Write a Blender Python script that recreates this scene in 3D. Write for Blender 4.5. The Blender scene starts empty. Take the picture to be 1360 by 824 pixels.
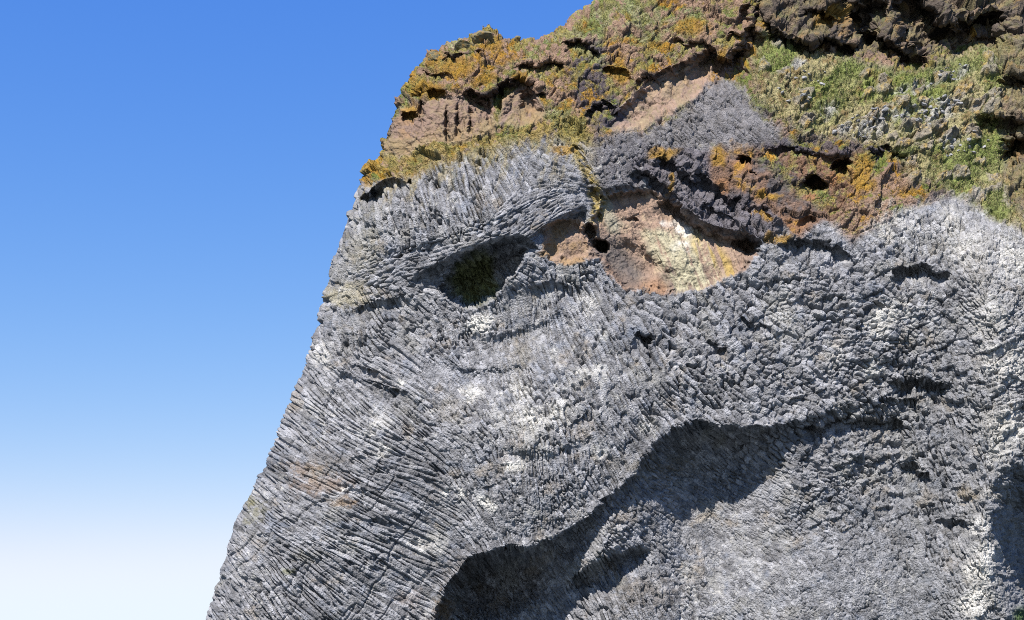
import bpy, math, random
import numpy as np
from mathutils import Matrix, Vector
rng = np.random.default_rng(7)
random.seed(7)
R = math.radians
scene = bpy.context.scene
COL = scene.collection
f32 = np.float32

# ------------------------------------------------------------------ camera
PITCH = R(15.0)
HFOV = R(40.0)
F = 680.0 / math.tan(HFOV / 2)
CAM = np.array([0.0, 0.0, 3.0])
cam_d = bpy.data.cameras.new('camera')
cam = bpy.data.objects.new('camera', cam_d)
COL.objects.link(cam)
cam.location = CAM
cam.rotation_euler = (R(90) + PITCH, 0, 0)
cam_d.angle = HFOV
cam_d.clip_end = 20000
scene.camera = cam

def at(px, py, Y):
    """a surveyed direction (px, py) and a distance north Y -> world point"""
    a = (px - 680.0) / F
    b = (412.0 - py) / F
    dy = math.cos(PITCH) - b * math.sin(PITCH)
    dz = math.sin(PITCH) + b * math.cos(PITCH)
    t = Y / dy
    return a * t + CAM[0], Y + 0 * t + CAM[1], dz * t + CAM[2]

# ------------------------------------------------------------------ noise
def hash2(ix, iy, seed):
    h = (ix.astype(np.int64) * 374761393 + iy.astype(np.int64) * 668265263 + seed * 982451653) & 0xffffffff
    h = ((h ^ (h >> 13)) * 1274126177) & 0xffffffff
    h = ((h ^ (h >> 16)) * 2246822519) & 0xffffffff
    h = h ^ (h >> 15)
    return (h & 0xffffff).astype(f32) / f32(16777216)

def vnoise(x, y, seed):
    ix = np.floor(x); iy = np.floor(y)
    fx = (x - ix).astype(f32); fy = (y - iy).astype(f32)
    ix = ix.astype(np.int64); iy = iy.astype(np.int64)
    fx = fx * fx * fx * (fx * (fx * 6 - 15) + 10); fy = fy * fy * fy * (fy * (fy * 6 - 15) + 10)
    a = hash2(ix, iy, seed); b = hash2(ix + 1, iy, seed)
    c = hash2(ix, iy + 1, seed); d = hash2(ix + 1, iy + 1, seed)
    return (a + (b - a) * fx) * (1 - fy) + (c + (d - c) * fx) * fy

def fbm(x, y, scale, seed, octs=4, gain=0.5, ridge=False):
    """about -1..1"""
    s = 0; amp = 1; tot = 0
    ca, sa = math.cos(0.6), math.sin(0.6)
    x = x / scale; y = y / scale
    for o in range(octs):
        n = vnoise(x + 17.3 * o, y - 9.1 * o, seed + o * 101) * 2 - 1
        if ridge: n = 1 - 2 * np.abs(n)
        s = s + n * amp; tot += amp; amp *= gain
        x, y = (x * ca - y * sa) * 2.03, (x * sa + y * ca) * 2.03
    return s / tot

def facets(x, y, size, seed, sx=1.0, ang=0.0):
    """blocky cells: returns (height -1..1 with a tilt per block, crack 0..1, random per block)"""
    ca, sa = math.cos(R(ang)), math.sin(R(ang))
    u = (x * ca + y * sa) / (size * sx); v = (-x * sa + y * ca) / size
    iu = np.floor(u).astype(np.int64); iv = np.floor(v).astype(np.int64)
    F1 = np.full(x.shape, 9, f32); F2 = F1.copy(); H = np.zeros(x.shape, f32); RD = H.copy()
    for du in (-1, 0, 1):
        for dv in (-1, 0, 1):
            cu, cv = iu + du, iv + dv
            px = cu + 0.1 + 0.8 * hash2(cu, cv, seed); py = cv + 0.1 + 0.8 * hash2(cu, cv, seed + 1)
            ex = (u - px).astype(f32); ey = (v - py).astype(f32)
            d = ex * ex + ey * ey
            r = hash2(cu, cv, seed + 2)
            h = (r * 2 - 1) * 0.7 + ex * (hash2(cu, cv, seed + 3) - .5) * 2.2 + ey * (hash2(cu, cv, seed + 4) - .5) * 2.2
            m = d < F1
            F2 = np.where(m, F1, np.minimum(F2, d)); F1 = np.where(m, d, F1)
            H = np.where(m, h, H); RD = np.where(m, r, RD)
    e = np.sqrt(F2) - np.sqrt(F1)
    return H, np.exp(-(e / 0.09) ** 1.0), RD

def sstep(a, b, x):
    t = np.clip((x - a) / (b - a), 0, 1)
    return t * t * (3 - 2 * t)

def seg_dist(X, Y, pts, closed=False):
    """distance to polyline, nearest point"""
    best = np.full(X.shape, 1e9, f32); NX = np.zeros(X.shape, f32); NY = NX.copy(); TT = NX.copy()
    n = len(pts)
    for i in range(n if closed else n - 1):
        ax, ay = pts[i]; bx, by = pts[(i + 1) % n]
        dx, dy = bx - ax, by - ay
        L = dx * dx + dy * dy + 1e-9
        t = np.clip(((X - ax) * dx + (Y - ay) * dy) / L, 0, 1)
        qx = ax + t * dx; qy = ay + t * dy
        d = np.hypot(X - qx, Y - qy)
        m = d < best
        best = np.where(m, d, best); NX = np.where(m, qx, NX); NY = np.where(m, qy, NY)
        TT = np.where(m, (i + t) / (n - 1), TT)
    return best, NX, NY, TT

def inside(X, Y, pts):
    c = np.zeros(X.shape, bool); n = len(pts)
    for i in range(n):
        x1, y1 = pts[i]; x2, y2 = pts[(i + 1) % n]
        if y1 == y2: continue
        m = ((y1 > Y) != (y2 > Y)) & (X < (x2 - x1) * (Y - y1) / (y2 - y1) + x1)
        c ^= m
    return c

def sdf(X, Y, pts):
    """+ inside"""
    d = seg_dist(X, Y, pts, True)[0]
    return np.where(inside(X, Y, pts), d, -d)

# ------------------------------------------------------------------ survey grid
ST = 0.72
def grow(start, end, step0, sgn):
    out = []; x = start; s = step0
    while (x < end) if sgn > 0 else (x > end):
        s *= 1.12; x += sgn * min(s, 14); out.append(x)
    return out
us = np.array(grow(250, 120, ST, -1)[::-1] + list(np.arange(250, 1374, ST)) + grow(1374, 1800, ST, 1))
vs = np.array(grow(-12, -190, ST, -1)[::-1] + list(np.arange(-12, 838, ST)) + grow(838, 1010, ST, 1))
NU, NV = len(us), len(vs)
PX, PY = np.meshgrid(us.astype(f32), vs.astype(f32))

OUT = [(-300, 1500), (170, 1060), (215, 975), (255, 880), (272, 824), (290, 770), (303, 720), (315, 685), (335, 650), (352, 612), (372, 570),
       (390, 520), (408, 475), (418, 440), (428, 400), (440, 350), (455, 305), (468, 268), (476, 245), (484, 222), (503, 207),
       (509, 185), (520, 152), (526, 130), (539, 122), (547, 100), (558, 80), (566, 66), (590, 62), (598, 52), (615, 48),
       (640, 38), (650, 35), (662, 44), (676, 49), (690, 50), (716, 50), (730, 43), (745, 33), (762, 20), (775, 11), (797, 5),
       (815, -6), (850, -30), (950, -75), (1100, -110), (1500, -140), (2600, -150), (2600, 1500)]
sd, NX, NY, _ = seg_dist(PX, PY, OUT, True)
ins = inside(PX, PY, OUT)
sd = np.where(ins, sd, -sd)
# smooth inward direction
OX = np.where(ins, PX, NX); OY = np.where(ins, PY, NY)     # survey position used for all fields

# ------------------------------------------------------------------ broad form, metres of depth (+ = farther)
CP = [(400, 824, -3.2), (300, 824, -1), (440, 700, -3.5), (330, 700, -1), (500, 560, -3.2), (400, 560, -.6), (540, 470, -2.2), (440, 450, -.3), (560, 790, -3), (590, 700, -3.6),
      (700, 620, -5.8), (760, 520, -4.6), (650, 500, -3.2), (850, 480, -3.6), (950, 480, -3), (1050, 470, -2.3), (1150, 450, -1.5), (1250, 430, -.8),
      (1330, 420, -1.4), (1340, 600, -2.4), (1310, 760, -3.2), (730, 715, -4.4), (890, 570, -3.6), (1000, 556, -3.2), (1080, 550, -2.6), (1200, 540, -.6),
      (640, 740, -4.2), (800, 660, -4.4), (960, 700, -3), (1100, 700, -2.6), (1200, 640, -1.2), (900, 800, -4.2), (1100, 810, -3.6), (760, 810, -4.0), (680, 810, -3.4), (1220, 760, -2.6),
      (620, 220, -2.2), (700, 220, -1.9), (560, 290, -3.2), (680, 275, -4.0), (500, 330, -1.2), (600, 325, -4.0), (745, 255, -2.2), (540, 360, -2.2),
      (580, 420, -1.9), (680, 420, -2.6), (760, 380, -2.2), (850, 410, -2.2),
      (600, 110, 1.2), (560, 160, 0.2), (700, 80, 3.2), (800, 30, 6), (900, 120, 3.5), (820, 180, .6), (1000, 150, 4), (1150, 110, 7.5), (1320, 110, 11), (1320, 230, 6), (1220, 180, 5.5), (1240, 290, 1.6),
      (1100, 30, 9.5), (1300, 30, 14), (900, -60, 11), (1300, -80, 19), (960, 280, .2), (870, 310, -.4), (1090, 260, 1.6), (1100, 350, -.6), (960, 400, -1.8),
      (1500, 400, -.5), (1500, 700, 2), (1700, 200, 8), (1700, 600, 3), (1700, 950, 1), (1200, 950, -3.5), (700, 950, -4), (350, 950, -3), (500, 950, -4), (1340, 300, 1.2)]
cp = np.array(CP, float)
def tps(d2): return 0.5 * d2 * np.log(d2 + 1e-9)
sc = 100.0
Pn = cp[:, :2] / sc; N = len(cp)
K = tps(((Pn[:, None] - Pn[None]) ** 2).sum(-1)) + np.eye(N) * 0.02
A = np.zeros((N + 3, N + 3)); A[:N, :N] = K; A[:N, N] = 1; A[:N, N + 1:] = Pn; A[N, :N] = 1; A[N + 1:, :N] = Pn.T
wts = np.linalg.solve(A, np.r_[cp[:, 2], 0, 0, 0])
D = np.full(PX.shape, wts[N], f32) + wts[N + 1] * OX / sc + wts[N + 2] * OY / sc
for i in range(N):
    d2 = (OX / sc - Pn[i, 0]) ** 2 + (OY / sc - Pn[i, 1]) ** 2
    D += (wts[i] * tps(d2)).astype(f32)

# warped coordinates so that outlines are ragged
wx = fbm(OX, OY, 26, 11, 4, .6) * 7; wy = fbm(OX, OY, 26, 12, 4, .6) * 7
WX, WY = OX + wx, OY + wy
HX, HY = OX + wx * .45, OY + wy * .45

def ledge(pts, depth, w1, w2, fade=0.12, below=True, X=HX, Y=HY, keep=0.0):
    """rock hangs over along pts; the face under it lies `depth` m deeper and comes back out over w2 px"""
    xs = [p[0] for p in pts]; ys = [p[1] for p in pts]
    d, _, _, t = seg_dist(X, Y, pts)
    line = np.interp(X, xs, ys)
    sgn = Y > line
    d = np.where(sgn, d, -d)
    f = sstep(0, fade, t) * sstep(1, 1 - fade, t)
    prof = sstep(-w1 * .25, w1, d) * (keep + (1 - keep) * np.exp(-(np.maximum(d, 0) / w2) ** 2))
    # small bulge of the lip above
    lip = -0.10 * depth * np.exp(-((d + w1 * .7) / (w1 * .9)) ** 2)
    return (depth * prof + lip) * f

def pit(cx, cy, rx, ry, depth, ang=0, p=2.0, X=WX, Y=WY):
    ca, sa = math.cos(R(ang)), math.sin(R(ang))
    u = ((X - cx) * ca + (Y - cy) * sa) / rx; v = (-(X - cx) * sa + (Y - cy) * ca) / ry
    r = np.sqrt(u * u + v * v)
    return depth * (1 - sstep(.35, 1.0, r))

# --- the great recess under the cheek (permanent step) ---
JAW = [(570, 900), (572, 840), (583, 806), (600, 772), (624, 745), (655, 732), (700, 728), (735, 716), (768, 694), (800, 668), (832, 643), (858, 612),
       (874, 588), (893, 570), (925, 561), (965, 566), (1005, 570), (1040, 566), (1072, 556), (1110, 541), (1160, 530), (1210, 528), (1250, 522), (1285, 540)]
w8x = fbm(OX, OY, 8, 13, 3, .6); w8y = fbm(OX, OY, 8, 14, 3, .6)
JX = OX + wx * .5 + 3.6 * w8x; JY = OY + wy * .5 + 3.6 * w8y
RX, RY = HX + 3.5 * w8x, HY + 3.5 * w8y
jd, _, _, jt = seg_dist(JX, JY, JAW)
JPOLY = JAW + [(1300, 700), (1290, 1500), (570, 1500)]
jin = inside(JX, JY, JPOLY)
jd = np.where(jin, jd, -jd)
jfade = np.interp(OX, [560, 640, 740, 770, 800, 850, 880, 905, 950, 1000, 1050, 1130, 1200, 1290], [5.8, 5.0, 3.3, 2.4, 1.5, 1.1, 2.0, 3.7, 3.9, 2.5, .8, .4, .7, 0.0]).astype(f32)
vert = OY - np.interp(OX, [p[0] for p in JAW[1:]], [p[1] for p in JAW[1:]])
ret = 1 - 0.42 * sstep(60, 260, vert)
D += np.where(jin | (jd > -8), jfade * (.7 * sstep(-1, 5, jd) + .3 * sstep(0, 36, jd)) * ret, 0)
D -= 0.30 * np.exp(-((jd + 4) / 7) ** 2) * (jfade > .5)
# lower mouth: deeper pocket and the ridge with its own small shadow
D += pit(665, 775, 75, 50, 2.0, -20)
D += ledge([(742, 790), (770, 762), (800, 744), (835, 730), (868, 722)], 1.9, 10, 26, .25, X=JX, Y=JY)
D -= 1.7 * np.exp(-(((OX - 800) * .75 + (OY - 722) * .66) / 26) ** 2 - (((OX - 800) * .66 - (OY - 722) * .75) / 60) ** 2)

# --- brow and eye ---
BROW = [(535, 374), (560, 362), (590, 345), (620, 330), (655, 318), (690, 312), (712, 325), (722, 345)]
D += ledge(BROW, 1.2, 8, 30, .25)
D += ledge([(700, 318), (730, 296), (760, 280), (782, 272)], 1.4, 10, 22, .2)
# --- left fringe ledge on the forehead ---
D += ledge([(484, 268), (494, 250), (510, 238), (530, 236), (545, 250)], 1.1, 6, 16, .2)
D += ledge([(476, 262), (486, 258), (498, 262)], 1.3, 5, 12, .2)
# --- tuff hollows ---
T1 = [(797, 258), (835, 250), (872, 254), (905, 280), (935, 302), (975, 316), (1004, 322), (1003, 342), (985, 362), (950, 380), (905, 392), (860, 388), (828, 382), (803, 358), (790, 330), (783, 300)]
T2 = [(716, 336), (724, 306), (745, 288), (775, 292), (790, 318), (792, 345), (765, 350), (735, 350)]
T3 = [(800, 165), (835, 130), (870, 104), (920, 80), (948, 74), (948, 96), (925, 128), (890, 150), (850, 172), (820, 178)]
T4 = [(508, 208), (518, 170), (530, 140), (560, 135), (600, 130), (640, 140), (665, 160), (655, 178), (620, 186), (570, 196), (530, 212)]
T5 = [(930, 205), (960, 195), (1010, 192), (1100, 205), (1150, 215), (1160, 250), (1110, 290), (1060, 312), (1010, 300), (965, 270), (940, 245)]
T6 = [(662, 160), (668, 128), (690, 112), (715, 128), (728, 150), (710, 168), (685, 172)]
EYE = [(584, 384), (594, 356), (622, 334), (655, 323), (686, 322), (700, 334), (692, 352), (674, 374), (657, 398), (628, 410), (602, 404)]
n9 = 5 * fbm(OX, OY, 10, 16, 3, .6)
sT1 = sdf(RX, RY, T1) + n9; sT2 = sdf(RX, RY, T2) + n9; sT3 = sdf(WX, WY, T3); sT4 = sdf(WX, WY, T4); sT5 = sdf(WX, WY, T5); sT6 = sdf(HX, HY, T6)
sEYE = sdf(RX, RY, EYE)
D += 1.1 * sstep(0, 10, sT1) + 0.8 * sstep(0, 14, sT2) + 1.2 * sstep(0, 14, sT3) + 1.1 * sstep(0, 14, sT6)
D += pit(786, 309, 11, 15, 2.2, -20) + pit(799, 327, 15, 11, 3.0, 30) + pit(845, 345, 45, 22, .6, 35) + pit(992, 330, 22, 13, 2.2, 30) + pit(840, 290, 8, 6, .5)
D -= pit(890, 330, 60, 30, .6, 60)
D += ledge([(880, 256), (905, 274), (935, 296), (970, 306), (1004, 316), (1014, 326)], 1.7, 9, 22, .1)
D += ledge([(775, 245), (800, 252), (835, 246), (870, 252)], .5, 6, 20, .2)
D += 4.6 * (.5 * sstep(-2, 8, sEYE) + .5 * sstep(2, 34, sEYE))
for pts, a, b, c in (([(478, 352), (540, 330), (600, 312), (660, 288), (720, 262), (762, 240)], .22, 9, 26), ([(455, 418), (500, 400), (560, 396)], .6, 8, 20), ([(690, 384), (735, 374), (785, 388)], .5, 8, 20),
                     ([(600, 432), (660, 446), (720, 424), (760, 400)], .4, 10, 30), ([(560, 470), (640, 492), (720, 480)], .35, 12, 34), ([(640, 590), (720, 600), (800, 575)], .4, 12, 34), ([(430, 480), (470, 500), (540, 520), (590, 560)], .4, 8, 30)):
    D += ledge(pts, a, b, c, .3)
# dark basalt ridges between the hollows
for pts, a, b, c in (([(840, 225), (862, 232), (885, 252), (905, 262)], 1.2, 8, 16), ([(870, 205), (900, 222), (925, 232)], 1.0, 8, 14),
                     ([(905, 232), (935, 236), (960, 258), (1000, 272), (1030, 280)], 1.3, 9, 18), ([(930, 268), (960, 282), (990, 292)], .9, 7, 14),
                     ([(1010, 195), (1050, 198), (1100, 205), (1140, 202)], .9, 7, 13), ([(1150, 205), (1180, 190), (1215, 214)], 1.4, 9, 20),
                     ([(1030, 325), (1060, 318), (1100, 322), (1140, 345)], 1.1, 8, 18), ([(1180, 360), (1215, 352), (1265, 362)], 1.5, 9, 18),
                     # crest ledges, left block
                     ([(590, 72), (612, 70), (640, 66)], 1.5, 5, 12), ([(560, 92), (575, 98), (600, 96)], .8, 4, 9),
                     ([(545, 128), (560, 118), (585, 118), (600, 132)], 1.1, 5, 14), ([(530, 150), (545, 145), (558, 150)], 1.4, 5, 12),
                     ([(600, 130), (625, 118), (645, 128), (660, 115), (690, 104), (715, 112), (730, 130)], 1.8, 6, 18),
                     ([(625, 142), (640, 135), (655, 150)], 1.0, 5, 12),
                     ([(680, 84), (710, 88), (738, 80), (752, 90)], 1.5, 6, 12), ([(745, 55), (765, 52), (790, 62), (800, 76)], 1.8, 8, 18),
                     ([(775, 148), (800, 138), (825, 145)], 1.8, 9, 16), ([(805, 84), (830, 96), (842, 112)], .9, 5, 12),
                     ([(840, 110), (870, 98), (905, 84), (940, 66)], 1.4, 6, 16), ([(890, 50), (915, 58), (935, 52), (955, 70)], 1.0, 5, 12),
                     ([(945, 60), (955, 74), (972, 78), (990, 56), (1003, 36)], 3.4, 9, 28), ([(970, 40), (982, 46), (992, 30)], 1.4, 5, 12),
                     # dark crag at the top
                     ([(1015, 8), (1040, 46), (1075, 56), (1100, 52), (1128, 56), (1150, 62)], 3.4, 8, 20), ([(1060, 10), (1090, 12), (1115, 34)], 1.6, 6, 16),
                     ([(1135, -10), (1150, 40), (1180, 58), (1215, 70), (1238, 72)], 3.6, 9, 24),
                     ([(1222, -20), (1240, 20), (1262, 36), (1300, 20), (1345, 12)], 5.0, 14, 40), ([(1120, -20), (1140, 4), (1180, 0)], 2.5, 8, 30),
                     ([(1255, 62), (1280, 52), (1300, 44), (1340, 50)], 1.4, 7, 18),
                     ([(1300, 150), (1330, 160), (1380, 150)], 2.4, 12, 40), ([(1318, 205), (1335, 188), (1352, 180), (1400, 178)], 5.0, 10, 50), ([(1322, 105), (1345, 98), (1390, 95)], 2.0, 8, 24),
                     # face
                     ([(850, 438), (862, 446), (872, 452)], 1.0, 5, 16), ([(940, 452), (955, 462), (965, 455)], .7, 4, 9), ([(985, 418), (1005, 436), (1012, 428)], .6, 5, 10),
                     ([(1180, 500), (1220, 506), (1265, 512)], 1.6, 8, 22), ([(1120, 560), (1160, 556), (1210, 560)], 1.2, 8, 20), ([(1060, 572), (1100, 558), (1130, 548)], 1.2, 7, 22),
                     ([(1190, 620), (1215, 615), (1240, 640)], .9, 6, 18), ([(1240, 690), (1270, 688), (1300, 700)], .5, 7, 22), ([(470, 482), (485, 490), (500, 488)], .5, 4, 9)):
    D += ledge(pts, a, b, c, .18, X=WX + 4 * w8x, Y=WY + 4 * w8y)
for a in ((988, 212, 12, 9, 2.2, 0), (972, 238, 7, 6, 1.2, 0), (1082, 245, 19, 17, 3.4, 20), (1119, 222, 13, 15, 3.0, 0), (1000, 232, 10, 5, 1.0, 0),
          (500, 262, 6, 12, 1.4, 20), (546, 240, 5, 5, .7, 0), (700, 135, 16, 22, 1.2, 0), (1162, 410, 18, 8, .7, 0), (1070, 295, 14, 8, 0.8, 0), (990, 20, 10, 16, 1.6, 10), (860, 455, 7, 12, 1.0, -15)):
    D += pit(*a)
# vertical clefts in the upper-left tuff
for cx, cy, ln in ((593, 165, 30), (607, 160, 26), (650, 150, 24), (560, 150, 22), (624, 160, 22), (663, 130, 20)):
    D += .8 * np.exp(-((HX - cx - (HY - cy) * .05) / 2.2) ** 2) * sstep(ln, ln * .4, np.abs(HY - cy))
# diagonal cleft at the right side of the crag
def cleft(pts, w, dep):
    d, _, _, t = seg_dist(HX, HY, pts)
    return dep * np.exp(-(d / w) ** 2) * sstep(0, .12, t) * sstep(1, .88, t)
D += cleft([(1020, -5), (1008, 20), (990, 55), (968, 90)], 4.5, 1.8) + cleft([(1150, -10), (1152, 30), (1158, 60)], 9, 2.4) + cleft([(1196, 5), (1200, 40), (1196, 62)], 6, 1.8)
D += cleft([(760, 190), (775, 215), (790, 260), (795, 300)], 4, .6)
# right hand recess behind the pale rib
RR = [(1420, 560), (1375, 600), (1345, 635), (1322, 665), (1319, 700), (1320, 740), (1332, 775), (1347, 810), (1352, 850), (1355, 1100), (1900, 1100), (1900, 560)]
sRR = sdf(JX, JY, RR)
D += 7.0 * sstep(-3, 42, sRR) - .5 * np.exp(-((sRR + 14) / 12) ** 2)
# pale rib
D -= 1.0 * np.exp(-((OX - np.interp(OY, [280, 450, 600, 824, 1000], [1290, 1325, 1312, 1300, 1295])) / 32) ** 2) * sstep(280, 380, OY)

# --- limb rounding along the outline and the hidden back of the headland ---
Rr = 52.0
q = np.clip(sd / Rr, 0, 1)
D += 2.9 * (1 - np.sqrt(np.clip(1 - (1 - q) ** 2, 0, 1)))
crest_keep = sstep(60, -20, OY)

# ------------------------------------------------------------------ undulation
rub = sstep(820, 1000, OX) * sstep(640, 380, OY + (OX - 1000) * -.3) * sstep(250, 340, OY)        # coarse blocks right of the cheek
D += 0.30 * fbm(OX, OY, 70, 21, 4, .5)
topm = np.interp(OX, [400, 485, 540, 620, 700, 760, 790, 800, 900, 1000, 1130, 1200, 1260, 1360, 1800],
                 [262, 244, 232, 196, 180, 180, 188, 190, 190, 200, 320, 280, 255, 300, 400])
crag = sstep(12, -14, WY - topm)                                  # 1 on the upper crag / slopes
GR = [(1012, 42), (1030, 36), (1075, 66), (1130, 78), (1190, 96), (1240, 88), (1290, 62), (1340, 52), (1460, 40), (1600, 300), (1350, 305), (1318, 290), (1270, 262), (1235, 235),
      (1215, 240), (1175, 190), (1120, 186), (1060, 178), (1035, 160), (1004, 132), (1000, 90)]
sGR = sdf(WX, WY, GR)
grassm = sstep(-6, 10, sGR)
DK = [(1005, 0), (1040, 58), (1130, 72), (1215, 82), (1262, 60), (1360, 50), (1500, 40), (1500, -300), (990, -300)]
dark_crag = sstep(-6, 8, sdf(WX, WY, DK))
# basalt lens between the two green areas
BL = [(800, 178), (850, 174), (900, 150), (936, 112), (955, 100), (978, 104), (1000, 140), (1030, 172), (1050, 190), (1000, 192), (930, 196), (900, 215), (880, 260), (830, 248), (795, 250), (785, 215)]
bas_lens = sstep(-9, 9, sdf(WX, WY, BL) + 9 * fbm(OX, OY, 9, 15, 4, .6))
tuffm = np.maximum.reduce([sstep(-2, 3, sT1), sstep(-2, 3, sT2), sstep(-4, 4, sT3), sstep(-4, 4, sT4), sstep(-3, 3, sT6)])
redm = sstep(-6, 8, sT5)
scree0 = np.zeros(PX.shape, f32)
for x_, y_, rx, ry in ((1235, 150, 52, 20), (1150, 168, 46, 16), (1262, 100, 30, 8), (1262, 185, 22, 10), (1210, 120, 26, 10), (1090, 150, 24, 12)):
    scree0 = np.maximum(scree0, sstep(1.3, .4, np.hypot((OX - x_ + wx) / rx, (OY - y_ + .25 * (OX - x_) + wy) / ry)))
DK2 = [(1318, 62), (1338, 110), (1322, 150), (1336, 190), (1330, 240), (1352, 285), (1420, 320), (1700, 330), (1700, 30), (1340, 50)]
dark_crag = np.maximum(dark_crag, .85 * sstep(-6, 8, sdf(WX, WY, DK2)))
grassm = grassm * (1 - dark_crag)
xrh, xrc, xrr = facets(WX, WY, 13, 46, 1.6, -10)
xrock = grassm * np.clip(sstep(.60, .66, xrr + .10 * fbm(OX, OY, 50, 47, 2)) - xrc * 1.2, 0, 1)
cragw = np.clip(crag * (1 - bas_lens) * (1 - .75 * grassm) * (1 - .8 * tuffm), 0, 1)

h1, c1, r1 = facets(WX, WY, 34, 31, 1.3, 20)
h2, c2, r2 = facets(OX + wx * .7, OY + wy * .7, 15, 41, 1.5, -25)
n60 = fbm(OX, OY, 60, 301, 3, .5)
h3, c3, r3 = facets(OX + wx * .3, OY + wy * .3, 6.5, 51, 1.3, 40)
rid = fbm(OX, OY, 18, 61, 4, .55, True)
f3 = fbm(OX, OY, 7, 71, 3, .6)
det = cragw * (0.34 * h1 + .18 * h2 + .08 * h3 + .16 * rid + .10 * f3 + .05 * fbm(OX, OY, 2.6, 93, 2, .6) - .2 * c2 - .1 * c3)
det += dark_crag * (0.45 * h1 + .15 * h2 + .25 * rid)
det += xrock * (.22 + .2 * xrh)
det += grassm * scree0 * (.22 * h3 + .12 * h2 - .1 * c3)
det += grassm * (.14 * h2 + .14 * f3 + .14 * h3 + .2 * rid)
inT = sstep(-2, 6, np.maximum(sT1, sT2))
det += tuffm * (1 - .4 * inT) * (.16 * fbm(OX, OY, 20, 81, 5, .66) + .12 * rid + .08 * h3 + .12 * h2 - .05 * c2)
det += inT * .25 * fbm(OX + OY * -.45, OY * .3, 9, 82, 4, .6)
redw = redm * (1 - cragw)
ridge_m = sstep(-6, 4, sdf(WX, WY, [(840, 222), (870, 202), (930, 205), (945, 245), (1000, 270), (1035, 280), (1030, 320), (1000, 314), (960, 300), (920, 290), (885, 262), (860, 248)]))
det += ridge_m * (.30 * h2 + .22 * h1 + .14 * rid + .12 * h3 - .12 * c2)
det += sstep(-4, 8, sEYE) * (.22 * h2 + .12 * h3)
det += redw * (.35 * h1 + .25 * h2 + .2 * rid)

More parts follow.
